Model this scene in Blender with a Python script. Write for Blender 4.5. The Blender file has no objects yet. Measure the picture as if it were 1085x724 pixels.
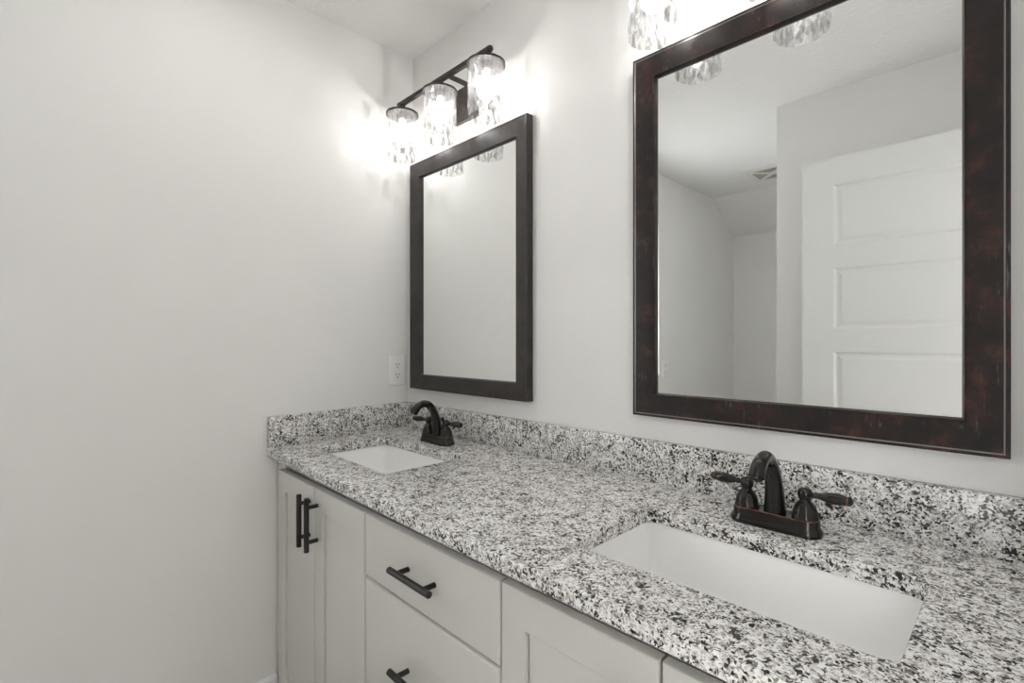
import bpy, bmesh, math, random
from mathutils import Vector, Matrix

# ------------------------------------------------------------------ camera, world, exposure
S = bpy.context.scene
COL = S.collection
CAM_X, CAM_Y, CAM_Z = 1.782, -1.137, 1.25
A = math.radians(44.4)
cam = bpy.data.cameras.new('camera')
cam.sensor_width = 36.0
cam.lens = 527.0 / 1085.0 * 36.0
cam.clip_start = 0.01
cam_o = bpy.data.objects.new('camera', cam)
COL.objects.link(cam_o)
cam_o.location = (CAM_X, CAM_Y, CAM_Z)
fwd = Vector((-math.cos(A), math.sin(A), 0.0))
cam_o.rotation_euler = fwd.to_track_quat('-Z', 'Y').to_euler()
S.camera = cam_o

W = bpy.data.worlds.new('world')
S.world = W
W.use_nodes = True
bgn = W.node_tree.nodes['Background']
bgn.inputs[0].default_value = (0.99, 0.985, 1.0, 1)
bgn.inputs[1].default_value = 6.2

S.view_settings.view_transform = 'Standard'
S.view_settings.look = 'None'
S.view_settings.exposure = 0.37
S.view_settings.gamma = 1.0
S.view_settings.use_curve_mapping = False
S.cycles.transparent_max_bounces = 32
S.cycles.max_bounces = 10
S.cycles.diffuse_bounces = 6
S.cycles.sample_clamp_indirect = 6.0

BULB_WATTS = 1.3
BULB_GLOW = 10.0
DISC_FILL = 9.0        # unseen fill disc added over the floor
ALCOVE_FILL = 4.0         # unseen fill disc added in the alcove

# ------------------------------------------------------------------ key dimensions (metres)
CEIL = 2.405
TOP = 0.900           # counter surface
THK = 0.0285
FRONT = -0.582        # counter front edge
DOORF = -0.553        # face of the cabinet doors
RIGHT = 1.93          # right wall
SINKS = [(0.3815, -0.322), (1.4625, -0.328)]
SW, SD = 0.455, 0.264

# ------------------------------------------------------------------ materials
def new_mat(name):
    m = bpy.data.materials.new(name)
    m.use_nodes = True
    nt = m.node_tree
    return m, nt, nt.nodes['Principled BSDF']

def N(nt, kind, **kw):
    n = nt.nodes.new(kind)
    for k, v in kw.items():
        setattr(n, k, v)
    return n

def coords(nt, scale=(1, 1, 1), obj=False):
    mp = N(nt, 'ShaderNodeMapping')
    mp.inputs['Scale'].default_value = scale
    if obj:
        tc = N(nt, 'ShaderNodeTexCoord')
        nt.links.new(tc.outputs['Object'], mp.inputs['Vector'])
    else:
        g = N(nt, 'ShaderNodeNewGeometry')
        nt.links.new(g.outputs['Position'], mp.inputs['Vector'])
    return mp.outputs['Vector']

def noise(nt, vec, scale, detail=2.0, rough=0.5, dist=0.0):
    n = N(nt, 'ShaderNodeTexNoise')
    n.inputs['Scale'].default_value = scale
    n.inputs['Detail'].default_value = detail
    n.inputs['Roughness'].default_value = rough
    n.inputs['Distortion'].default_value = dist
    nt.links.new(vec, n.inputs['Vector'])
    return n

def ramp(nt, src, stops, interp='LINEAR'):
    r = N(nt, 'ShaderNodeValToRGB')
    cr = r.color_ramp
    cr.interpolation = interp
    while len(cr.elements) < len(stops):
        cr.elements.new(0.5)
    for e, (p, c) in zip(cr.elements, stops):
        e.position = p
        e.color = (c[0], c[1], c[2], 1) if len(c) == 3 else c
    nt.links.new(src, r.inputs[0])
    return r

def mixc(nt, fac, a, b, mode='MIX'):
    m = N(nt, 'ShaderNodeMix', data_type='RGBA', blend_type=mode)
    for s, i in ((fac, 0), (a, 6), (b, 7)):
        if hasattr(s, 'links'):
            nt.links.new(s, m.inputs[i])
        elif isinstance(s, (int, float)):
            m.inputs[i].default_value = s
        else:
            m.inputs[i].default_value = (s[0], s[1], s[2], 1)
    return m.outputs[2]

def bump(nt, b, src, strength, dist):
    n = N(nt, 'ShaderNodeBump')
    n.inputs['Strength'].default_value = strength
    n.inputs['Distance'].default_value = dist
    nt.links.new(src, n.inputs['Height'])
    nt.links.new(n.outputs[0], b.inputs['Normal'])
    return n

def paint(name, col, rough=0.6, orange=0.05, oscale=350, spec=0.3, coat=0.0):
    m, nt, b = new_mat(name)
    v = coords(nt)
    n1 = noise(nt, v, 3.0, 3)
    c = ramp(nt, n1.outputs['Fac'], [(0.3, [x * 0.985 for x in col]), (0.7, [min(1, x * 1.01) for x in col])])
    nt.links.new(c.outputs[0], b.inputs['Base Color'])
    b.inputs['Roughness'].default_value = rough
    b.inputs['Specular IOR Level'].default_value = spec
    b.inputs['Coat Weight'].default_value = coat
    b.inputs['Coat Roughness'].default_value = 0.07
    if orange > 0:
        n2 = noise(nt, v, oscale, 2)
        bump(nt, b, n2.outputs['Fac'], orange, 0.001)
    return m

M = {}
M['wall'] = paint('wall_paint', (0.80, 0.793, 0.775), 0.62, 0.12, 260, 0.25)
M['trim'] = paint('white_trim_paint', (0.84, 0.84, 0.835), 0.35, 0.02, 300, 0.4)
M['door'] = paint('white_door_paint', (0.79, 0.80, 0.79), 0.4, 0.03, 300, 0.4)
M['cabinet'] = paint('pale_grey_cabinet_paint', (0.61, 0.596, 0.565), 0.36, 0.015, 500, 0.5, 0.55)
M['cavity'] = paint('cabinet_inside', (0.55, 0.53, 0.5), 0.6, 0, 1)
M['plastic'] = paint('white_plastic', (0.83, 0.825, 0.81), 0.3, 0, 1, 0.5)
M['slot'] = paint('dark_slot', (0.05, 0.045, 0.04), 0.5, 0, 1)
M['vent'] = paint('vent_enamel', (0.72, 0.70, 0.66), 0.4, 0, 1)

# knockdown-textured ceiling
m, nt, b = new_mat('textured_ceiling'); M['ceiling'] = m
v = coords(nt)
b.inputs['Base Color'].default_value = (0.80, 0.79, 0.775, 1)
b.inputs['Roughness'].default_value = 0.8
b.inputs['Specular IOR Level'].default_value = 0.2
n = noise(nt, v, 42, 4, 0.6, 0.6)
r = ramp(nt, n.outputs['Fac'], [(0.42, (0, 0, 0)), (0.62, (1, 1, 1))])
bump(nt, b, r.outputs[0], 0.35, 0.004)

# floor
m, nt, b = new_mat('pale_plank_floor'); M['floor'] = m
v = coords(nt, (1, 1, 1))
br = N(nt, 'ShaderNodeTexBrick')
br.inputs['Scale'].default_value = 1.0
br.inputs['Brick Width'].default_value = 1.2
br.inputs['Row Height'].default_value = 0.15
br.inputs['Mortar Size'].default_value = 0.002
br.inputs['Color1'].default_value = (0.70, 0.67, 0.63, 1)
br.inputs['Color2'].default_value = (0.74, 0.71, 0.67, 1)
br.inputs['Mortar'].default_value = (0.5, 0.47, 0.43, 1)
nt.links.new(v, br.inputs['Vector'])
v2 = coords(nt, (2, 40, 2))
gr = noise(nt, v2, 2.0, 5, 0.6, 0.4)
gc = ramp(nt, gr.outputs['Fac'], [(0.3, (0.75, 0.75, 0.75)), (0.7, (1.08, 1.08, 1.08))])
nt.links.new(mixc(nt, 1.0, br.outputs['Color'], gc.outputs[0], 'MULTIPLY'), b.inputs['Base Color'])
b.inputs['Roughness'].default_value = 0.4

# speckled granite: white ground, grey clouds, taupe blotches, black flecks
m, nt, b = new_mat('speckled_granite'); M['granite'] = m
v = coords(nt)
wob = noise(nt, v, 90, 2)
wobv = N(nt, 'ShaderNodeVectorMath', operation='SCALE')
nt.links.new(wob.outputs['Color'], wobv.inputs[0]); wobv.inputs['Scale'].default_value = 0.012
wv = N(nt, 'ShaderNodeVectorMath', operation='ADD')
nt.links.new(v, wv.inputs[0]); nt.links.new(wobv.outputs[0], wv.inputs[1])
WV = wv.outputs[0]
ground = noise(nt, WV, 85, 5, 0.65)
c = ramp(nt, ground.outputs['Fac'], [(0.36, (0.36, 0.35, 0.33)), (0.45, (0.60, 0.59, 0.57)), (0.53, (0.84, 0.835, 0.82))]).outputs[0]
def cells(scale, lo, hi, mod=None):
    vo = N(nt, 'ShaderNodeTexVoronoi')
    vo.inputs['Scale'].default_value = scale
    nt.links.new(WV, vo.inputs['Vector'])
    sp = N(nt, 'ShaderNodeSeparateColor')
    nt.links.new(vo.outputs['Color'], sp.inputs[0])
    src = sp.outputs[0]
    if mod is not None:
        ad = N(nt, 'ShaderNodeMath', operation='ADD')
        nt.links.new(src, ad.inputs[0]); nt.links.new(mod, ad.inputs[1])
        src = ad.outputs[0]
    return ramp(nt, src, [(lo, (1, 1, 1)), (hi, (0, 0, 0))]).outputs[0]
clump = noise(nt, v, 38, 2, 0.5)
cm = N(nt, 'ShaderNodeMapRange')
cm.inputs[1].default_value = 0.3; cm.inputs[2].default_value = 0.7
cm.inputs[3].default_value = -0.24; cm.inputs[4].default_value = 0.22
nt.links.new(clump.outputs['Fac'], cm.inputs[0])
c = mixc(nt, cells(300, 0.20, 0.30), c, (0.42, 0.40, 0.37))
c = mixc(nt, cells(240, 0.10, 0.15, cm.outputs[0]), c, (0.23, 0.21, 0.19))
c = mixc(nt, cells(380, 0.15, 0.22), c, (0.80, 0.80, 0.78))
c = mixc(nt, cells(250, 0.110, 0.145, cm.outputs[0]), c, (0.022, 0.021, 0.022))
c = mixc(nt, cells(400, 0.085, 0.11), c, (0.06, 0.057, 0.056))
nt.links.new(c, b.inputs['Base Color'])
b.inputs['Roughness'].default_value = 0.22
b.inputs['Specular IOR Level'].default_value = 0.5

m, nt, b = new_mat('white_porcelain'); M['porcelain'] = m
b.inputs['Base Color'].default_value = (0.92, 0.915, 0.90, 1)
b.inputs['Roughness'].default_value = 0.08
b.inputs['Coat Weight'].default_value = 0.4
nn = noise(nt, coords(nt), 8, 2)
bump(nt, b, nn.outputs['Fac'], 0.05, 0.001)

m, nt, b = new_mat('silver_mirror'); M['mirror'] = m
b.inputs['Base Color'].default_value = (0.90, 0.915, 0.905, 1)
b.inputs['Metallic'].default_value = 1.0
b.inputs['Roughness'].default_value = 0.0

# oil rubbed bronze
m, nt, b = new_mat('oil_rubbed_bronze'); M['bronze'] = m
v = coords(nt)
nn = noise(nt, v, 120, 3)
cc = ramp(nt, nn.outputs['Fac'], [(0.35, (0.009, 0.0078, 0.007)), (0.7, (0.019, 0.0150, 0.0135))])
nt.links.new(cc.outputs[0], b.inputs['Base Color'])
b.inputs['Metallic'].default_value = 0.45
b.inputs['Roughness'].default_value = 0.20
b.inputs['Coat Weight'].default_value = 0.3
m, nt, b = new_mat('rubbed_copper_edge'); M['copper'] = m
nn = noise(nt, coords(nt), 150, 2)
cc = ramp(nt, nn.outputs['Fac'], [(0.35, (0.05, 0.025, 0.018)), (0.65, (0.26, 0.11, 0.065))])
nt.links.new(cc.outputs[0], b.inputs['Base Color'])
b.inputs['Metallic'].default_value = 0.8
b.inputs['Roughness'].default_value = 0.35

m, nt, b = new_mat('brushed_dark_bronze_fixture'); M['fixture'] = m
v = coords(nt)
nn = noise(nt, v, 60, 4)
cc = ramp(nt, nn.outputs['Fac'], [(0.3, (0.038, 0.031, 0.029)), (0.7, (0.070, 0.058, 0.054))])
nt.links.new(cc.outputs[0], b.inputs['Base Color'])
b.inputs['Metallic'].default_value = 0.5
b.inputs['Roughness'].default_value = 0.4

m, nt, b = new_mat('matte_black_handle'); M['black'] = m
nn = noise(nt, coords(nt), 200, 2)
cc = ramp(nt, nn.outputs['Fac'], [(0.3, (0.016, 0.014, 0.012)), (0.7, (0.026, 0.023, 0.020))])
nt.links.new(cc.outputs[0], b.inputs['Base Color'])
b.inputs['Metallic'].default_value = 0.3
b.inputs['Roughness'].default_value = 0.42

# espresso frame with mottled red-brown rub and faint dried drip streaks
def frame_mat(name, dark, mid, red, streak):
    m, nt, b = new_mat(name)
    v = coords(nt)
    n1 = noise(nt, v, 22, 6, 0.65, 0.3)
    c = ramp(nt, n1.outputs['Fac'], [(0.36, dark), (0.55, mid), (0.72, red)]).outputs[0]
    if streak:
        vs = coords(nt, (1, 1, 0.10))
        s1 = noise(nt, vs, 150, 3, 0.6, 0.2)
        s2 = noise(nt, v, 14, 3, 0.6)
        k1 = ramp(nt, s1.outputs['Fac'], [(0.58, (0, 0, 0)), (0.70, (1, 1, 1))]).outputs[0]
        k2 = ramp(nt, s2.outputs['Fac'], [(0.50, (0, 0, 0)), (0.62, (0.7, 0.7, 0.7))]).outputs[0]
        c = mixc(nt, mixc(nt, 1.0, k1, k2, 'MULTIPLY'), c, (0.13, 0.12, 0.118))
    nt.links.new(c, b.inputs['Base Color'])
    b.inputs['Roughness'].default_value = 0.42
    b.inputs['Specular IOR Level'].default_value = 0.3 if streak else 0.4
    b.inputs['Coat Weight'].default_value = 0.04
    b.inputs['Coat Roughness'].default_value = 0.25
    return m
M['frame_plain'] = frame_mat('dark_espresso_frame', (0.022, 0.018, 0.017), (0.032, 0.026, 0.024), (0.044, 0.034, 0.032), False)
M['frame_red'] = frame_mat('mottled_espresso_frame', (0.009, 0.007, 0.007), (0.018, 0.011, 0.009), (0.070, 0.026, 0.018), True)
m, nt, b = new_mat('rubbed_frame_bead'); M['bead'] = m
b.inputs['Base Color'].default_value = (0.24, 0.22, 0.215, 1)
b.inputs['Metallic'].default_value = 0.8
b.inputs['Roughness'].default_value = 0.3

# hammered clear glass
m = bpy.data.materials.new('hammered_clear_glass'); M['glass'] = m
m.use_nodes = True
nt = m.node_tree
nt.nodes.clear()
out = N(nt, 'ShaderNodeOutputMaterial')
v = coords(nt, (1, 1, 0.40), obj=True)
na = noise(nt, v, 75, 1, 0.4, 0.5)
vo = N(nt, 'ShaderNodeTexVoronoi', feature='SMOOTH_F1')
vo.inputs['Scale'].default_value = 62
nt.links.new(v, vo.inputs['Vector'])
tcol = ramp(nt, na.outputs['Fac'], [(0.32, (0.56, 0.56, 0.56)), (0.43, (0.76, 0.76, 0.76)), (0.50, (0.97, 0.97, 0.97)), (0.56, (0.98, 0.98, 0.98)), (0.66, (0.76, 0.76, 0.76))])  # blotchy tint stands in for the light streaks of refracting glass
tr = N(nt, 'ShaderNodeBsdfTransparent')
nt.links.new(tcol.outputs[0], tr.inputs['Color'])
bp = N(nt, 'ShaderNodeBump')
bp.inputs['Strength'].default_value = 0.5
bp.inputs['Distance'].default_value = 0.003
nt.links.new(vo.outputs['Distance'], bp.inputs['Height'])
gl = N(nt, 'ShaderNodeBsdfGlossy')
gl.inputs['Roughness'].default_value = 0.08
nt.links.new(bp.outputs[0], gl.inputs['Normal'])
lw = N(nt, 'ShaderNodeLayerWeight')
lw.inputs['Blend'].default_value = 0.12
nt.links.new(bp.outputs[0], lw.inputs['Normal'])
fc = ramp(nt, lw.outputs['Facing'], [(0.0, (0.03, 0.03, 0.03)), (0.5, (0.12, 0.12, 0.12)), (1.0, (0.6, 0.6, 0.6))])
mx = N(nt, 'ShaderNodeMixShader')
nt.links.new(fc.outputs[0], mx.inputs[0])
nt.links.new(tr.outputs[0], mx.inputs[1])
nt.links.new(gl.outputs[0], mx.inputs[2])
tl = N(nt, 'ShaderNodeBsdfTranslucent')
mh = N(nt, 'ShaderNodeMixShader')
mh.inputs[0].default_value = 0.05
nt.links.new(mx.outputs[0], mh.inputs[1])
nt.links.new(tl.outputs[0], mh.inputs[2])
nt.links.new(mh.outputs[0], out.inputs['Surface'])

# glass of the added window
m = bpy.data.materials.new('added_window_glass'); M['pane'] = m
m.use_nodes = True
nt = m.node_tree
nt.nodes.clear()
out = N(nt, 'ShaderNodeOutputMaterial')
tr = N(nt, 'ShaderNodeBsdfTransparent')
tr.inputs['Color'].default_value = (0.95, 0.96, 0.96, 1)
gl = N(nt, 'ShaderNodeBsdfGlossy')
gl.inputs['Roughness'].default_value = 0.1
mx = N(nt, 'ShaderNodeMixShader')
mx.inputs[0].default_value = 0.06
nt.links.new(tr.outputs[0], mx.inputs[1])
nt.links.new(gl.outputs[0], mx.inputs[2])
nt.links.new(mx.outputs[0], out.inputs['Surface'])

# glowing bulb envelope: clear glass lit from inside
m = bpy.data.materials.new('lit_bulb_glass'); M['bulb'] = m
m.use_nodes = True
nt = m.node_tree
nt.nodes.clear()
out = N(nt, 'ShaderNodeOutputMaterial')
tr = N(nt, 'ShaderNodeBsdfTransparent')
em = N(nt, 'ShaderNodeEmission')
em.inputs['Color'].default_value = (1.0, 0.97, 0.93, 1)
em.inputs['Strength'].default_value = BULB_GLOW
mx = N(nt, 'ShaderNodeMixShader')
mx.inputs[0].default_value = 0.25
nt.links.new(tr.outputs[0], mx.inputs[1])
nt.links.new(em.outputs[0], mx.inputs[2])
nt.links.new(mx.outputs[0], out.inputs['Surface'])

# ------------------------------------------------------------------ helpers
def smooth_all(bm, angle=35):
    for f in bm.faces:
        f.smooth = True
    lim = math.radians(angle)
    for e in bm.edges:
        if len(e.link_faces) == 2:
            e.smooth = e.calc_face_angle(0.0) < lim
        else:
            e.smooth = True

def obj(name, bm, mats, parent=None, angle=35, recalc=True):
    if recalc:
        bmesh.ops.recalc_face_normals(bm, faces=bm.faces)
    smooth_all(bm, angle)
    me = bpy.data.meshes.new(name)
    bm.to_mesh(me)
    bm.free()
    if not isinstance(mats, (list, tuple)):
        mats = [mats]
    for mm in mats:
        me.materials.append(mm)
    o = bpy.data.objects.new(name, me)
    COL.objects.link(o)
    if parent:
        o.parent = parent
    return o

def tag(o, label=None, cat=None, group=None, kind=None):
    if label: o['label'] = label
    if cat: o['category'] = cat
    if group: o['group'] = group
    if kind: o['kind'] = kind
    return o

def thing(name, loc, label, cat, group=None, rz=0.0):
    o = bpy.data.objects.new(name, None)
    o.empty_display_size = 0.05
    COL.objects.link(o)
    o.location = loc
    o.rotation_euler = (0, 0, rz)
    return tag(o, label, cat, group)

def copy_tree(o, parent=None):
    c = o.copy()
    COL.objects.link(c)
    if parent:
        c.parent = parent
    for ch in list(o.children):
        copy_tree(ch, c)
    return c

def box(bm, x0, x1, y0, y1, z0, z1, bev=0.0, seg=2, mi=0):
    vs = [bm.verts.new((x, y, z)) for x in (x0, x1) for y in (y0, y1) for z in (z0, z1)]
    q = [(0, 1, 3, 2), (4, 6, 7, 5), (0, 4, 5, 1), (2, 3, 7, 6), (0, 2, 6, 4), (1, 5, 7, 3)]
    fs = [bm.faces.new([vs[i] for i in f]) for f in q]
    for f in fs:
        f.material_index = mi
    if bev > 0:
        es = list({e for f in fs for e in f.edges})
        bmesh.ops.bevel(bm, geom=es, offset=bev, segments=seg, affect='EDGES', profile=0.5)
    return bm

def loft(bm, rings, cap0=True, cap1=True, mi=0, closed=True):
    vr = [[bm.verts.new(p) for p in r] for r in rings]
    n = len(vr[0])
    for a, b_ in zip(vr, vr[1:]):
        for i in range(n if closed else n - 1):
            j = (i + 1) % n
            f = bm.faces.new((a[i], a[j], b_[j], b_[i]))
            f.material_index = mi
    if cap0:
        bm.faces.new(list(reversed(vr[0]))).material_index = mi
    if cap1:
        bm.faces.new(vr[-1]).material_index = mi
    return vr

def lathe(bm, prof, n=32, centre=(0, 0, 0), axis='z', mi=0, cap=True, flute=None):
    """prof: list of (radius, height) along the axis"""
    rings = []
    cx, cy, cz = centre
    for r, h in prof:
        ring = []
        for i in range(n):
            t = 2 * math.pi * i / n
            rr = r * (flute(t, h) if flute else 1.0)
            a, b_ = rr * math.cos(t), rr * math.sin(t)
            if axis == 'z': ring.append((cx + a, cy + b_, cz + h))
            elif axis == 'x': ring.append((cx + h, cy + a, cz + b_))
            else: ring.append((cx + a, cy + h, cz + b_))
        rings.append(ring)
    return loft(bm, rings, cap, cap, mi)

def sweep(bm, pts, radii, n=20, mi=0, flat=None):
    """tube of varying radius along a path that lies in the plane x = const"""
    P = [Vector(p) for p in pts]
    rings = []
    for i, p in enumerate(P):
        t = (P[min(i + 1, len(P) - 1)] - P[max(i - 1, 0)]).normalized()
        u = Vector((1, 0, 0))
        w = t.cross(u).normalized()
        r = radii[i]
        rings.append([tuple(p + u * (r * math.cos(2 * math.pi * k / n)) + w * (r * math.sin(2 * math.pi * k / n))) for k in range(n)])
    loft(bm, rings, True, True, mi)

def catmull(pts, sub=5):
    P = [Vector(p) for p in pts]
    out = []
    for i in range(len(P) - 1):
        p0, p1, p2, p3 = P[max(i - 1, 0)], P[i], P[i + 1], P[min(i + 2, len(P) - 1)]
        for s in range(sub):
            t = s / sub
            out.append(0.5 * ((2 * p1) + (p2 - p0) * t + (2 * p0 - 5 * p1 + 4 * p2 - p3) * t * t + (3 * p1 - p0 - 3 * p2 + p3) * t ** 3))
    out.append(P[-1])
    return out

def rrect(cx, cy, w, d, r, seg=6):
    """rounded rectangle, counter-clockwise, 2D"""
    pts = []
    for (sx, sy, a0) in ((1, 1, 0), (-1, 1, 90), (-1, -1, 180), (1, -1, 270)):
        ox, oy = cx + sx * (w / 2 - r), cy + sy * (d / 2 - r)
        for k in range(seg + 1):
            t = math.radians(a0 + 90 * k / seg)
            pts.append((ox + r * math.cos(t), oy + r * math.sin(t)))
    return pts

# ------------------------------------------------------------------ room shell
def struct(name, bm, mat, parent=None, angle=35):
    o = obj(name, bm, mat, parent, angle)
    if parent is None:
        o['kind'] = 'structure'
    return o

FARY = -3.27
PARTY = -1.53         # face of the wall behind the open door
PARTX = 0.945
bm = bmesh.new(); box(bm, -0.12, 2.05, FARY - 0.1, 0.12, -0.06, 0.0)
struct('floor', bm, M['floor'])
bm = bmesh.new(); box(bm, -0.12, 2.05, FARY - 0.1, 0.12, CEIL, CEIL + 0.08)
struct('ceiling', bm, M['ceiling'])
bm = bmesh.new(); box(bm, -0.12, 2.05, 0.0, 0.12, 0.0, CEIL)
struct('wall_back', bm, M['wall'])
# the left wall leans a little into the room above the splash
def wall_x(y, z):
    """inner face of the slightly out-of-square, out-of-plumb left wall"""
    u = max(0.0, min(1.0, -y / 0.58))
    v = max(0.0, min(1.0, (z - 0.98) / (CEIL - 0.98)))
    lo_ = 0.046 * u
    return lo_ + (0.041 - lo_) * v
bm = bmesh.new()
ys_ = [0.0, -0.1, -0.2, -0.3, -0.4, -0.5, -0.58, -0.9, -1.5, -2.4, FARY]
zs_ = [0.0, 0.98, 1.2, 1.5, 1.8, 2.1, CEIL]
# inner skin as a grid with the added window opening left out, then the reveal and the outer skin
WY0, WY1, WZ0, WZ1 = -2.00, -1.27, 1.02, 2.06
ys_ = [0.0, -0.1, -0.2, -0.3, -0.4, -0.5, -0.58, -0.9, WY1, WY0, -2.4, FARY]
zs_ = [0.0, 0.98, WZ0, 1.2, 1.5, 1.8, WZ1, CEIL]
def skin(fx):
    for i in range(len(ys_) - 1):
        for j in range(len(zs_) - 1):
            ya, yb, za, zb = ys_[i], ys_[i + 1], zs_[j], zs_[j + 1]
            if yb >= WY0 - 1e-6 and ya <= WY1 + 1e-6 and za >= WZ0 - 1e-6 and zb <= WZ1 + 1e-6:
                continue
            bm.faces.new([bm.verts.new((fx(y, z), y, z)) for y, z in ((ya, za), (yb, za), (yb, zb), (ya, zb))])
skin(wall_x)
skin(lambda y, z: -0.12)
def q4(p): bm.faces.new([bm.verts.new(v_) for v_ in p])
for z in (WZ0, WZ1):
    q4([(-0.12, WY0, z), (wall_x(WY0, z), WY0, z), (wall_x(WY1, z), WY1, z), (-0.12, WY1, z)])
zr = [z for z in zs_ if WZ0 <= z <= WZ1]
for y in (WY0, WY1):
    for za, zb in zip(zr, zr[1:]):
        q4([(-0.12, y, za), (wall_x(y, za), y, za), (wall_x(y, zb), y, zb), (-0.12, y, zb)])
bmesh.ops.remove_doubles(bm, verts=bm.verts, dist=0.0002)
struct('wall_left', bm, M['wall'], angle=20)
# unseen window added for fill daylight, with a white sash and pale obscured glass
bm = bmesh.new()
def frame_rect(y0, y1, z0, z1, w_, xa, xb):
    box(bm, xa, xb, y0, y0 + w_, z0, z1); box(bm, xa, xb, y1 - w_, y1, z0, z1)
    box(bm, xa, xb, y0 + w_, y1 - w_, z0, z0 + w_); box(bm, xa, xb, y0 + w_, y1 - w_, z1 - w_, z1)
frame_rect(WY0 + 0.001, WY1 - 0.001, WZ0 + 0.001, WZ1 - 0.001, 0.03, -0.10, -0.04)
win = struct('added_window_1', bm, M['trim'], angle=20)
for za, zb, xo in ((WZ0 + 0.031, (WZ0 + WZ1) / 2 + 0.015, -0.055), ((WZ0 + WZ1) / 2 - 0.015, WZ1 - 0.031, -0.085)):
    bm = bmesh.new(); frame_rect(WY0 + 0.032, WY1 - 0.032, za, zb, 0.03, xo - 0.012, xo + 0.012)
    sash = obj('sash', bm, M['trim'], win, 20)
    bm = bmesh.new(); box(bm, xo - 0.003, xo + 0.003, WY0 + 0.060, WY1 - 0.060, za + 0.028, zb - 0.028)
    obj('pane', bm, M['pane'], sash, 20)
bm = bmesh.new(); box(bm, -0.12, PARTX, FARY - 0.1, FARY, 0.0, CEIL)
struct('wall_far', bm, M['wall'])
bm = bmesh.new(); box(bm, PARTX, RIGHT, FARY - 0.1, PARTY, 0.0, CEIL)
struct('wall_partition', bm, M['wall'])
# sloped ceiling above the far alcove
bm = bmesh.new()
pr = [(-2.86, CEIL), (FARY, 2.155), (FARY, CEIL)]
loft(bm, [[(0.0, y, z) for y, z in pr], [(PARTX, y, z) for y, z in pr]])
struct('ceiling_slope', bm, M['wall'], angle=10)
# right wall with the doorway
DW0, DW1, DWH = -1.42, -0.61, 2.055
bm = bmesh.new()
box(bm, RIGHT, RIGHT + 0.12, DW1, 0.12, 0, CEIL)
box(bm, RIGHT, RIGHT + 0.12, FARY - 0.1, DW0, 0, CEIL)
box(bm, RIGHT, RIGHT + 0.12, DW0, DW1, DWH, CEIL)
struct('wall_right', bm, M['wall'])
bm = bmesh.new()
box(bm, RIGHT - 0.001, RIGHT + 0.121, DW0, DW0 + 0.018, 0, DWH - 0.018)
box(bm, RIGHT - 0.001, RIGHT + 0.121, DW1 - 0.018, DW1, 0, DWH - 0.018)
box(bm, RIGHT - 0.001, RIGHT + 0.121, DW0, DW1, DWH - 0.018, DWH)
struct('trim_1', bm, M['trim'])

# unseen hallway added to limit light through the doorway, open at its far end
HX = 3.15
bm = bmesh.new(); box(bm, 2.05, HX + 0.1, -2.9, 0.7, -0.06, 0.0)
struct('floor', bm, M['floor'])
bm = bmesh.new(); box(bm, 2.05, HX + 0.1, -2.9, 0.7, CEIL, CEIL + 0.08)
struct('ceiling', bm, M['ceiling'])
bm = bmesh.new(); box(bm, HX, HX + 0.1, -2.9, 0.6, 0, CEIL)
struct('wall_hall_added', bm, M['wall'])
bm = bmesh.new(); box(bm, 2.05, HX, 0.6, 0.7, 0, CEIL)
struct('wall_hall_added', bm, M['wall'])

def baseboard(name, pts, h=0.142):
    """profile swept along straight run from p0 to p1, room on the side of normal n"""
    (x0, y0), (x1, y1), (nx, ny) = pts
    pr = [(0, 0), (0.013, 0), (0.013, h - 0.035), (0.010, h - 0.030), (0.010, h - 0.014), (0.006, h - 0.004), (0.003, h), (0, h)]
    bm = bmesh.new()
    loft(bm, [[(x + nx * a, y + ny * a, z) for a, z in pr] for x, y in ((x0, y0), (x1, y1))])
    struct(name, bm, M['trim'], angle=20)
baseboard('baseboard_left', ((0.046, FARY), (0.043, -0.536), (1, 0)))
baseboard('baseboard_far', ((0.060, FARY), (PARTX - 0.014, FARY), (0, 1)))
baseboard('baseboard_alcove', ((PARTX, FARY), (PARTX, PARTY), (-1, 0)))
baseboard('baseboard_partition', ((PARTX, PARTY), (RIGHT, PARTY), (0, 1)))

# open door leaf, parallel to the mirror wall, five moulded panels on each face
DX0, DX1, DT, DZ0, DZ1 = 1.10, 1.905, 0.035, 0.012, 2.042
bm = bmesh.new()
xs = [DX0, DX0 + 0.12, DX1 - 0.12, DX1]
zs = [DZ0, 0.225]
z = 0.225
for k in range(5):
    zs.append(z + 0.262)
    z += 0.262
    if k < 4:
        z += 0.0975
        zs.append(z)
zs.append(DZ1)
YF, YB = -1.375, -1.375 - DT
for (yy, s) in ((YF, -1), (YB, 1)):
    for i in range(3):
        for j in range(len(zs) - 1):
            x0, x1, z0, z1 = xs[i], xs[i + 1], zs[j], zs[j + 1]
            if i == 1 and j % 2 == 1:
                rings = []
                for ins, dep in ((0, 0), (0.010, 0.007), (0.018, 0.007), (0.032, 0.002)):
                    rings.append([(x0 + ins, yy + s * dep, z0 + ins), (x1 - ins, yy + s * dep, z0 + ins),
                                  (x1 - ins, yy + s * dep, z1 - ins), (x0 + ins, yy + s * dep, z1 - ins)])
                loft(bm, rings, False, True)
            else:
                bm.faces.new([bm.verts.new(p) for p in ((x0, yy, z0), (x1, yy, z0), (x1, yy, z1), (x0, yy, z1))])
for a in ((DX0, DX0, DZ0, DZ1), (DX1, DX1, DZ0, DZ1)):
    bm.faces.new([bm.verts.new(p) for p in ((a[0], YF, DZ0), (a[0], YB, DZ0), (a[0], YB, DZ1), (a[0], YF, DZ1))])
for zz in (DZ0, DZ1):
    bm.faces.new([bm.verts.new(p) for p in ((DX0, YF, zz), (DX1, YF, zz), (DX1, YB, zz), (DX0, YB, zz))])
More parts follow.
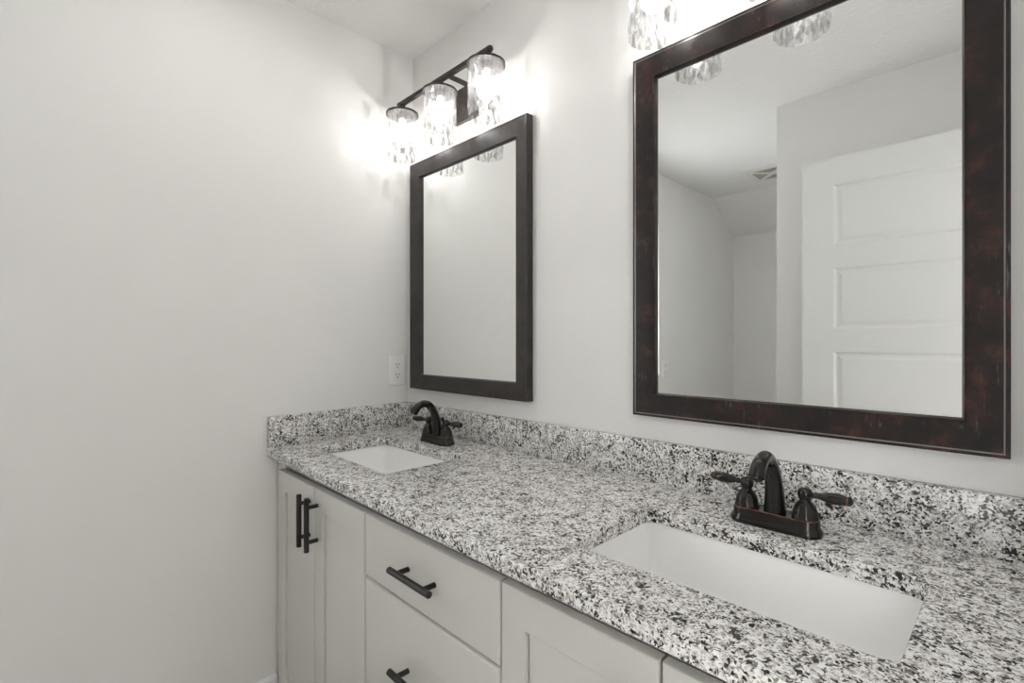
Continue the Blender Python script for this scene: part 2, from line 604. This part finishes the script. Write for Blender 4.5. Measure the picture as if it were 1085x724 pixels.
bmesh.ops.remove_doubles(bm, verts=bm.verts, dist=0.0002)
door = struct('door_1', bm, M['door'], angle=5)
bm = bmesh.new()
lathe(bm, [(0.0, -0.001), (0.032, -0.001), (0.032, 0.004), (0.028, 0.008), (0.012, 0.010), (0.011, 0.028), (0.020, 0.034), (0.027, 0.045), (0.026, 0.056), (0.016, 0.064), (0.0, 0.066)], 28, (DX0 + 0.062, YF, 0.90), 'y')
obj('door_handle', bm, M['bronze'], door)
for zz in (0.25, 1.05, 1.82):
    bm = bmesh.new()
    lathe(bm, [(0.0, -0.045), (0.006, -0.045), (0.006, 0.045), (0.0, 0.045)], 12, (DX1 + 0.008, YF - 0.002, zz))
    box(bm, DX1 - 0.001, DX1 + 0.004, YB + 0.004, YF, zz - 0.044, zz + 0.044)
    obj('hinge', bm, M['bronze'], door)

# ------------------------------------------------------------------ countertop with two sink cut-outs
def counter():
    x0, x1, y0, y1 = 0.0005, RIGHT - 0.001, FRONT, -0.0005
    R_ = 0.004
    loops = []
    def ring(inset, z):     # outer outline
        fr = y0 + inset
        return [(0.0470, fr + 0.014, z), (1.0, fr, z), (x1, fr, z), (x1, y1, z), (x0, y1, z)]
    outer = [(inset, z) for inset, z in [(R_, TOP), (R_ * 0.62, TOP - R_ * 0.08), (R_ * 0.29, TOP - R_ * 0.29), (R_ * 0.08, TOP - R_ * 0.62), (0, TOP - R_), (0, TOP - THK + 0.002), (0.002, TOP - THK)]]
    bm = bmesh.new()
    loft(bm, [ring(i, z) for i, z in outer], False, False)
    hole_rings = []
    for (cx, cy) in SINKS:
        hr = [[(x, y, z) for x, y in rrect(cx, cy, SW + 2 * i, SD + 2 * i, 0.022 + i)] for i, z in [(R_ * .8, TOP), (R_ * 0.5, TOP - R_ * 0.07), (R_ * 0.24, TOP - R_ * 0.25), (R_ * 0.06, TOP - R_ * 0.6), (0, TOP - R_), (0, TOP - THK)]]
        loft(bm, hr, False, False)
        hole_rings.append(hr)
    for which in (0, -1):
        b2 = bmesh.new()
        es = []
        for L in [ring(*outer[which])] + [h[which] for h in hole_rings]:
            vs = [b2.verts.new(p) for p in L]
            for i in range(len(vs)):
                es.append(b2.edges.new((vs[i], vs[(i + 1) % len(vs)])))
        bmesh.ops.triangle_fill(b2, use_beauty=True, use_dissolve=False, edges=es)
        me = bpy.data.meshes.new('t'); b2.to_mesh(me); b2.free()
        bm.from_mesh(me); bpy.data.meshes.remove(me)
    bmesh.ops.remove_doubles(bm, verts=bm.verts, dist=0.00002)
    return bm
o = obj('countertop', counter(), M['granite'], None, 40)
tag(o, 'long speckled white, grey and black granite countertop with two sink cut-outs', 'countertop')

bm = bmesh.new(); box(bm, 0.0215, RIGHT - 0.001, -0.0205, -0.0005, TOP + 0.0003, TOP + 0.1016, 0.0015, 2)
tag(obj('backsplash', bm, M['granite']), 'long low speckled granite splash running along the wall under both mirrors', 'backsplash')
bm = bmesh.new(); box(bm, 0.0005, 0.0205, -0.568, -0.0005, TOP + 0.0003, TOP + 0.1016, 0.0015, 2)
for v_ in bm.verts:
    v_.co.x += 0.0465 * (-v_.co.y / 0.58)
tag(obj('side_splash', bm, M['granite']), 'short speckled granite splash on the left wall at the end of the counter', 'backsplash')

# ------------------------------------------------------------------ sinks
def make_sink():
    t = thing('undermount_sink', (SINKS[0][0], SINKS[0][1], TOP - THK), 'white rectangular undermount sink at the left end, nearest the wall outlet', 'sink', 'undermount sinks')
    bm = bmesh.new()
    rings = []
    for grow, z, r in [(0.030, -0.0006, 0.050), (0.003, -0.0006, 0.022), (0.002, -0.004, 0.020), (-0.002, -0.03, 0.018), (-0.008, -0.08, 0.022), (-0.014, -0.110, 0.030),
                       (-0.024, -0.128, 0.042), (-0.040, -0.138, 0.042), (-0.065, -0.143, 0.035), (-0.108, -0.147, 0.022)]:
        rings.append([(x, y, z) for x, y in rrect(0, 0, SW + 2 * grow, SD + 2 * grow, max(0.004, r))])
    loft(bm, rings, False, True)
    out_ = []
    for grow, z, r in [(0.030, -0.0006, 0.050), (0.030, -0.012, 0.050), (0.014, -0.014, 0.040), (0.004, -0.11, 0.045), (-0.03, -0.150, 0.045), (-0.108, -0.157, 0.022)]:
        out_.append([(x, y, z) for x, y in rrect(0, 0, SW + 2 * grow, SD + 2 * grow, max(0.004, r))])
    loft(bm, out_, False, True)
    bmesh.ops.remove_doubles(bm, verts=bm.verts, dist=0.00001)
    obj('basin', bm, M['porcelain'], t, 50, recalc=True)
    bm = bmesh.new()
    lathe(bm, [(0.0, 0.0), (0.030, 0.0), (0.031, 0.0015), (0.029, 0.003), (0.022, 0.003), (0.020, 0.001), (0.018, 0.005), (0.0, 0.007)], 32, (0, 0, -0.1468))
    obj('drain', bm, M['bronze'], t)
    return t
sink = make_sink()
s2 = copy_tree(sink); s2.location = (SINKS[1][0], SINKS[1][1], TOP - THK)
s2['label'] = 'white rectangular undermount sink in the foreground, below the larger-looking right mirror'

# ------------------------------------------------------------------ cabinets
def pull_bm(vert, L=0.148, cc=0.096, R_=0.0071, out=0.031):
    """bar pull on a face that looks to -y; local origin at the centre on the face"""
    bm = bmesh.new()
    ax = 'z' if vert else 'x'
    e = 0.0008
    lathe(bm, [(0.0, -L / 2), (R_ - e, -L / 2), (R_, -L / 2 + e), (R_, L / 2 - e), (R_ - e, L / 2), (0.0, L / 2)], 24, (0, -out, 0), ax)
    for s in (-1, 1):
        c = (0, 0, s * cc / 2) if vert else (s * cc / 2, 0, 0)
        lathe(bm, [(0.0056, 0.0005), (0.0056, -out)], 20, c, 'y')
    return bm

def slab_rings(x0, x1, z0, z1, yf, T, steps):
    rings = [[(x0, yf + T, z0), (x1, yf + T, z0), (x1, yf + T, z1), (x0, yf + T, z1)]]
    for ix, iz, dy in steps:
        rings.append([(x0 + ix, yf + dy, z0 + iz), (x1 - ix, yf + dy, z0 + iz), (x1 - ix, yf + dy, z1 - iz), (x0 + ix, yf + dy, z1 - iz)])
    return rings

ZT, ZB = 0.838, 0.128
BODYF = DOORF + 0.0205
def shaker(parent, x0, x1, hx, hz=0.7435):
    bm = bmesh.new()
    ox = parent.location.x
    st, ra = 0.056, 0.062
    loft(bm, slab_rings(x0 - ox, x1 - ox, ZB, ZT, DOORF, 0.019,
         [(0, 0, 0.004), (0.0008, 0.0008, 0.0018), (0.0020, 0.0020, 0.0006), (0.004, 0.004, 0), (st, ra, 0), (st + 0.0010, ra + 0.0010, 0.0006), (st + 0.0013, ra + 0.0013, 0.0130), (st + 0.0046, ra + 0.0046, 0.0130), (st + 0.0048, ra + 0.0048, 0.0066)]))
    d = obj('door', bm, M['cabinet'], parent, 20)
    h = obj('handle', pull_bm(True), M['black'], d)
    h.location = (hx - ox, DOORF, hz)
    return d

def carcass(parent, x0, x1):
    ox = parent.location.x
    a, b_ = x0 - ox, x1 - ox
    bm = bmesh.new()
    T = 0.016
    zt = TOP - THK - 0.0008
    box(bm, a, a + T, BODYF + 0.010, -0.004, 0.001, zt)
    box(bm, b_ - T, b_, BODYF + 0.010, -0.004, 0.001, zt)
    box(bm, a + T, b_ - T, BODYF, -0.004, 0.10, 0.116)
    box(bm, a + T, b_ - T, -0.012, -0.004, 0.116, zt)
    box(bm, a + T, b_ - T, BODYF + 0.06, BODYF + 0.075, 0.001, 0.10)     # toe board
    box(bm, a + T, b_ - T, BODYF + 0.012, BODYF + 0.030, zt - 0.040, zt)         # top rail
    return obj('body', bm, M['cabinet'], parent, 20)

# left sink cabinet
X = [0.0455, 0.6775, 1.1565, 1.7605]
t = thing('vanity_cabinet', (0.345, 0, 0), 'pale grey two-door vanity cabinet at the left wall, black vertical bar pulls', 'cabinet', 'vanity cabinets')
carcass(t, X[0], X[1])
bm = bmesh.new()
box(bm, X[0] - 0.345, 0.118 - 0.345, BODYF - 0.0008, BODYF + 0.0095, 0.001, TOP - THK - 0.001)
obj('filler_strip', bm, M['cabinet'], t)
shaker(t, 0.108, 0.3835, 0.3565)
shaker(t, 0.3880, 0.6745, 0.4090)
# drawer base
t = thing('vanity_cabinet', (0.917, 0, 0), 'pale grey three-drawer vanity cabinet between the two door cabinets', 'cabinet', 'vanity cabinets')
carcass(t, X[1] + 0.001, X[2])
for z0, z1 in ((0.688, ZT), (0.410, 0.6825), (ZB, 0.4055)):
    bm = bmesh.new()
    loft(bm, slab_rings(0.6800 - 0.917, 1.1535 - 0.917, z0, z1, DOORF, 0.019,
         [(0, 0, 0.006), (0.0010, 0.0010, 0.0028), (0.0030, 0.0030, 0.0008), (0.006, 0.006, 0)]))
    d = obj('drawer', bm, M['cabinet'], t, 30)
    h = obj('handle', pull_bm(False), M['black'], d)
    h.location = (0, DOORF, (z0 + z1) / 2 + 0.001)
# right sink cabinet
t = thing('vanity_cabinet', (1.459, 0, 0), 'pale grey two-door vanity cabinet under the foreground sink', 'cabinet', 'vanity cabinets')
carcass(t, X[2] + 0.001, X[3])
shaker(t, 1.1588, 1.4552, 1.4290, 0.722)
shaker(t, 1.4598, 1.7570, 1.4865, 0.722)
bm = bmesh.new()
box(bm, X[3] + 0.001 - 1.459, RIGHT - 0.002 - 1.459, BODYF, BODYF + 0.018, 0.001, TOP - THK - 0.001)
obj('filler_strip', bm, M['cabinet'], t)

# ------------------------------------------------------------------ framed mirrors
def make_mirror(x0, x1, z0, z1, mat, label):
    w, h = x1 - x0, z1 - z0
    t = thing('framed_mirror', (x0, 0, z0), label, 'mirror', 'framed wall mirrors')
    # profile: (distance inward from the outer edge, y, material index of the band that follows)
    pr = [(0.0, -0.002, 0), (0.0, -0.0285, 0), (0.0012, -0.0300, 0), (0.0055, -0.0300, 1), (0.0064, -0.0288, 1), (0.0078, -0.0288, 0),
          (0.030, -0.0265, 0), (0.0520, -0.0222, 0), (0.0528, -0.0230, 0), (0.0548, -0.0226, 0), (0.0556, -0.0200, 0), (0.0580, -0.0125, 0), (0.0580, -0.0060, 0)]
    bm = bmesh.new()
    rings = []
    for ins, y, mi in pr:
        rings.append([(ins, y, ins), (w - ins, y, ins), (w - ins, y, h - ins), (ins, y, h - ins)])
    vr = [[bm.verts.new(p) for p in r_] for r_ in rings]
    for k in range(len(vr)):
        a, b_ = vr[k], vr[(k + 1) % len(vr)]
        for i in range(4):
            j = (i + 1) % 4
            bm.faces.new((a[i], a[j], b_[j], b_[i])).material_index = pr[k][2]
    f = obj('frame', bm, [mat, M['bead'] if mat is M['frame_red'] else mat], t, 22)
    bm = bmesh.new()
    i = 0.050
    box(bm, i, w - i, -0.0115, -0.0065, i, h - i)
    obj('mirror_glass', bm, M['mirror'], t, 10)
    bm = bmesh.new()
    i = 0.03
    box(bm, i, w - i, -0.0060, -0.0020, i, h - i)
    obj('backing_board', bm, M['black'], t, 10)
    return t
make_mirror(0.0630, 0.7160, 1.0625, 1.9580, M['frame_plain'], 'dark brown framed mirror over the left sink, beside the wall outlet')
make_mirror(1.0915, 1.7720, 1.0640, 1.9640, M['frame_red'], 'mottled red-brown framed mirror at right, reflecting a white panelled door')

# ------------------------------------------------------------------ faucets
def make_faucet(x, y, label, lang, rang):
    t = thing('faucet', (x, y, TOP), label, 'faucet', 'bronze centre-set faucets')
    bm = bmesh.new()
    def rr(g, z, r): return [(a, b_, z) for a, b_ in rrect(0, 0, 0.158 + 2 * g, 0.056 + 2 * g, r + g, 8)]
    loft(bm, [rr(0, 0.0004, 0.026), rr(0.0005, 0.004, 0.026), rr(0, 0.009, 0.026), rr(-0.0030, 0.0135, 0.026), rr(-0.0042, 0.017, 0.026), rr(-0.0045, 0.0265, 0.026), rr(-0.0052, 0.0285, 0.026)], True, False)
    loft(bm, [rr(-0.0052, 0.0285, 0.026), rr(-0.0060, 0.0296, 0.026), rr(-0.0068, 0.0298, 0.026)], False, False, 1)
    loft(bm, [rr(-0.0068, 0.0298, 0.026), rr(-0.012, 0.0292, 0.026)], False, True)
    obj('base_plate', bm, [M['bronze'], M['copper']], t, 50)
    # spout
    path = [(0, 0.000, 0.020), (0, -0.001, 0.045), (0, -0.004, 0.072), (0, -0.013, 0.103), (0, -0.029, 0.128), (0, -0.050, 0.139), (0, -0.072, 0.135), (0, -0.088, 0.123), (0, -0.096, 0.111)]
    rad = [0.0205, 0.0180, 0.0160, 0.0140, 0.0125, 0.0120, 0.0125, 0.0135, 0.0135]
    P = catmull(path, 5)
    R_ = []
    for i in range(len(P)):
        u = i / 5; k = min(int(u), len(rad) - 2); R_.append(rad[k] + (rad[k + 1] - rad[k]) * (u - k))
    bm = bmesh.new()
    sweep(bm, P, R_, 28)
    d = (P[-1] - P[-2]).normalized()
    sweep(bm, [P[-1] - d * 0.001, P[-1] + d * 0.004], [0.0112, 0.0108], 24)
    obj('spout', bm, M['bronze'], t, 50)
    bm = bmesh.new()
    lathe(bm, [(0.0, 0.02), (0.0022, 0.02), (0.0022, 0.070), (0.0055, 0.074), (0.0065, 0.080), (0.0045, 0.085), (0.0, 0.087)], 16, (0, 0.0225, 0))
    obj('lift_rod', bm, M['bronze'], t, 50)
    for s, ang in ((-1, lang), (1, rang)):
        bm = bmesh.new()
        fl = lambda tt, h: 1.0 + (0.035 * math.cos(10 * tt) if 0.034 < h < 0.056 else 0.0)
        lathe(bm, [(0.0, 0.0285), (0.0220, 0.0285), (0.0222, 0.032), (0.0208, 0.035), (0.0203, 0.040), (0.0180, 0.049), (0.0135, 0.057), (0.0098, 0.060), (0.0090, 0.063), (0.0110, 0.0655),
                   (0.0122, 0.070), (0.0126, 0.074), (0.0115, 0.079), (0.0085, 0.083), (0.0, 0.085)], 40, (s * 0.051, 0, 0), flute=fl)
        hb = obj('handle', bm, M['bronze'], t, 50)
        bm = bmesh.new()
        L = 0.073
        pf = [(0.0045, 0.006), (0.0045, 0.014), (0.0062, 0.018), (0.0048, 0.0205), (0.0060, 0.024), (0.0088, 0.034), (0.0102, 0.045), (0.0096, 0.056), (0.0078, 0.064)]
        lathe(bm, [(r, s * h) for r, h in pf], 22, (0, 0, 0), 'x')
        lathe(bm, [(0.0078, s * 0.064), (0.0086, s * 0.0652), (0.0086, s * 0.0665)], 22, (0, 0, 0), 'x', mi=1)
        lathe(bm, [(0.0085, s * 0.0665), (0.0074, s * 0.0705), (0.0035, s * L), (0.0, s * (L + 0.0005))], 22, (0, 0, 0), 'x')
        bmesh.ops.recalc_face_normals(bm, faces=bm.faces)
        lv = obj('lever', bm, [M['bronze'], M['copper']], hb, 50)
        lv.location = (s * 0.051, 0, 0.0735)
        lv.rotation_euler = (0, 0, math.radians(ang))
    return t
make_faucet(0.372, -0.118, 'dark bronze two-handle faucet behind the far left sink', 14, 8)
make_faucet(1.458, -0.124, 'dark bronze two-handle faucet with copper edges behind the foreground sink', -4, 2)

# ------------------------------------------------------------------ outlets
def make_outlet(y, z, label, x=0.0):
    t = thing('wall_outlet', (x, y, z), label, 'outlet', 'duplex outlets')
    w, h = 0.0745, 0.1225
    bm = bmesh.new()
    rings = []
    for ins, d in ((0, 0.0003), (0, 0.002), (0.0015, 0.0045), (0.004, 0.0058)):
        rings.append([(d, a, b_) for a, b_ in rrect(0, 0, w - 2 * ins, h - 2 * ins, 0.004)])
    loft(bm, rings)
    obj('cover_plate', bm, M['plastic'], t, 30)
    for s in (-1, 1):
        bm = bmesh.new()
        cz = s * 0.0205
        n = 28
        out_ = []
        for i in range(n):
            a = 2 * math.pi * i / n
            out_.append((0.0175 * math.cos(a), max(-0.0145, min(0.0145, 0.0175 * math.sin(a)))))
        rings = [[(d, a * k, cz + b_ * k) for a, b_ in out_] for d, k in ((0.004, 1.0), (0.0072, 1.0), (0.0078, 0.96))]
        loft(bm, rings)
        for yy, hh in ((-0.0062, 0.0042), (0.0062, 0.0034)):
            box(bm, 0.0070, 0.0081, yy - 0.0013, yy + 0.0013, cz + 0.004 - hh, cz + 0.004 + hh, mi=1)
        lathe(bm, [(0.0027, 0.0070), (0.0027, 0.0081)], 12, (0, 0, cz - 0.0075), 'x', mi=1)
        obj('socket', bm, [M['plastic'], M['slot']], t, 30)
    bm = bmesh.new()
    lathe(bm, [(0.003, 0.005), (0.003, 0.0066), (0.002, 0.0072)], 14, (0, 0, 0), 'x')
    obj('screw', bm, M['plastic'], t, 30)
    return t
make_outlet(-0.057, 1.133, 'white duplex outlet on the left wall beside the left mirror', 0.0085)
make_outlet(-2.080, 1.062, 'white outlet seen only as a reflection at the edge of the right mirror', 0.0460)

# ------------------------------------------------------------------ ceiling vent
t = thing('ceiling_vent', (0.604, -2.52, CEIL), 'pale square four-way ceiling vent, reflected in the right mirror', 'vent')
bm = bmesh.new()
g = 0.150
rings = [[(-a, -a, z), (a, -a, z), (a, a, z), (-a, a, z)] for a, z in ((g, -0.0003), (g, -0.004), (g - 0.006, -0.008), (g - 0.02, -0.009), (g - 0.02, -0.009))]
loft(bm, rings[:4])
obj('frame', bm, M['vent'], t, 20)
for k in range(4):       # four triangular fields of perforations
    bm = bmesh.new()
    ca, sa = math.cos(k * math.pi / 2), math.sin(k * math.pi / 2)
    nrow = 6
    for r_ in range(nrow):
        d = 0.036 + r_ * 0.0130
        half = d - 0.024
        n = max(1, int(half * 2 / 0.0130) + 1)
        for c_ in range(n):
            u = (c_ - (n - 1) / 2) * 0.0130
            px, py = u * ca - d * sa, u * sa + d * ca
            box(bm, px - 0.0040, px + 0.0040, py - 0.0040, py + 0.0040, -0.0098, -0.0088)
    obj('perforated_field', bm, M['slot'], t, 20)

# ------------------------------------------------------------------ vanity lights
LZ = 2.103          # underside of the shade caps
def make_light(cx, label):
    t = thing('vanity_light', (cx, 0, 2.10), label, 'light', 'three-shade vanity lights')
    YB_ = -0.122
    # backplate with clipped corners
    bm = bmesh.new()
    w, h, c = 0.059, 0.060, 0.016
    out_ = [(w, -h), (w, h - c), (w - c, h), (-w + c, h), (-w, h - c), (-w, -h)]
    rings = [[(a * k, y, b_ * k) for a, b_ in out_] for y, k in ((-0.0005, 1.0), (-0.016, 1.0), (-0.020, 0.95))]
    loft(bm, rings)
    obj('backplate', bm, M['fixture'], t, 30)
    for s in (-1, 1):
        bm = bmesh.new(); box(bm, s * 0.050 - 0.005, s * 0.050 + 0.005, YB_ + 0.004, -0.012, 0.033, 0.047, 0.001, 1)
        obj('arm', bm, M['fixture'], t, 30)
    bm = bmesh.new(); box(bm, -0.252, 0.252, YB_ - 0.007, YB_ + 0.007, 0.037, 0.053, 0.001, 1)
    lathe(bm, [(0.0, -0.011), (0.0075, -0.009), (0.0105, -0.003), (0.0105, 0.003), (0.0075, 0.009), (0, 0.011)], 20, (0.2545, YB_, 0.045), 'x')
    lathe(bm, [(0.0, -0.011), (0.0075, -0.009), (0.0105, -0.003), (0.0105, 0.003), (0.0075, 0.009), (0, 0.011)], 20, (-0.2545, YB_, 0.045), 'x')
    obj('bar', bm, M['fixture'], t, 30)
    for k in (-1, 0, 1):
        sx = k * 0.238
        bm = bmesh.new()
        lathe(bm, [(0.0, 0.038), (0.011, 0.038), (0.012, 0.034), (0.012, 0.029), (0.0145, 0.027), (0.0145, 0.012), (0.018, 0.008), (0.058, 0.0055), (0.0600, 0.004),
                   (0.0600, -0.003), (0.0585, -0.003), (0.0585, 0.001), (0.022, 0.003), (0.0, 0.003)], 48, (sx, YB_, 0.003))
        hold = obj('lamp_holder', bm, M['fixture'], t, 40)
        bm = bmesh.new()
        lathe(bm, [(0.0, 0.0), (0.0175, 0.0), (0.0185, -0.004), (0.0175, -0.020), (0.0140, -0.022), (0.0, -0.022)], 24, (sx, YB_, 0.005))
        obj('socket', bm, M['fixture'], hold, 40)
        # hammered cylinder shade, open below, 3 mm wall with a softly wavy surface
        bm = bmesh.new()
        random.seed(k + 5)
        ph = [random.random() * 6.28 for _ in range(6)]
        n = 72
        def rad(r, tt, z):
            return r + 0.0007 * math.sin(5 * tt + ph[0] + z * 90) + 0.0006 * math.sin(9 * tt + ph[1] - z * 130) + 0.0005 * math.sin(14 * tt + ph[2]) * math.cos(z * 160 + ph[3])
        rings = []
        zs_ = [0.0 - i * 0.163 / 30 for i in range(31)]
        for z in zs_:
            rings.append([(rad(0.0560, 2 * math.pi * i / n, z) * math.cos(2 * math.pi * i / n), rad(0.0560, 2 * math.pi * i / n, z) * math.sin(2 * math.pi * i / n), z) for i in range(n)])
        zb = -0.163
        rings.append([(rad(0.0545, 2 * math.pi * i / n, zb) * math.cos(2 * math.pi * i / n), rad(0.0545, 2 * math.pi * i / n, zb) * math.sin(2 * math.pi * i / n), zb - 0.0012) for i in range(n)])
        for z in reversed(zs_):
            rings.append([(rad(0.0528, 2 * math.pi * i / n, z) * math.cos(2 * math.pi * i / n), rad(0.0528, 2 * math.pi * i / n, z) * math.sin(2 * math.pi * i / n), z) for i in range(n)])
        vr = loft(bm, rings, False, False)
        for i in range(n):
            j = (i + 1) % n
            bm.faces.new((vr[0][j], vr[0][i], vr[-1][i], vr[-1][j]))
        sh = obj('glass_shade', bm, M['glass'], t, 60)
        sh.location = (sx, YB_, 0.003)
        # bulb
        bm = bmesh.new()
        lathe(bm, [(0.012, 0.0), (0.0135, -0.012), (0.020, -0.026), (0.0275, -0.042), (0.0300, -0.055), (0.0275, -0.070), (0.0190, -0.081), (0.008, -0.086), (0.0, -0.087)], 32, (0, 0, 0))
        bl = obj('bulb', bm, M['bulb'], t, 60)
        bl.location = (sx, YB_, -0.018)
        for zl in (-0.052,):
            ld = bpy.data.lights.new('filament_light', 'POINT')
            ld.energy = BULB_WATTS
            ld.color = (1.0, 0.985, 0.965)
            ld.shadow_soft_size = 0.003
            lo = bpy.data.objects.new('filament_light', ld)
            COL.objects.link(lo)
            lo.parent = bl
            lo.location = (0, 0, zl)
    return t
make_light(0.393, 'three-shade bronze vanity light above the left mirror, all in view')
make_light(1.441, 'three-shade vanity light above the right mirror, mostly cut off by the top of the picture')

# ------------------------------------------------------------------ ceiling fill discs, added out of view to brighten the room
def fill_light(x, y, r, glow, label):
    t = thing('ceiling_fill_light', (x, y, CEIL), label, 'light', 'added ceiling fill lights')
    bm = bmesh.new()
    lathe(bm, [(r + 0.012, -0.0003), (r + 0.012, -0.010), (r + 0.006, -0.016), (r, -0.016), (r, -0.010)], 40, cap=False)
    obj('rim', bm, M['plastic'], t, 30)
    m, nt, b = new_mat('fill_diffuser')
    b.inputs['Base Color'].default_value = (0.8, 0.8, 0.8, 1)
    b.inputs['Emission Color'].default_value = (1.0, 0.985, 0.96, 1)
    b.inputs['Emission Strength'].default_value = glow
    bm = bmesh.new()
    lathe(bm, [(0.0, -0.0155), (r * 0.6, -0.0150), (r, -0.0115)], 40, cap=False)
    obj('diffuser', bm, m, t, 60)
fill_light(0.48, -0.80, 0.11, DISC_FILL, 'unseen added fill light on the ceiling above the floor in front of the vanity')
fill_light(0.855, -2.25, 0.07, ALCOVE_FILL, 'small unseen added fill light on the ceiling in the alcove behind the partition wall')
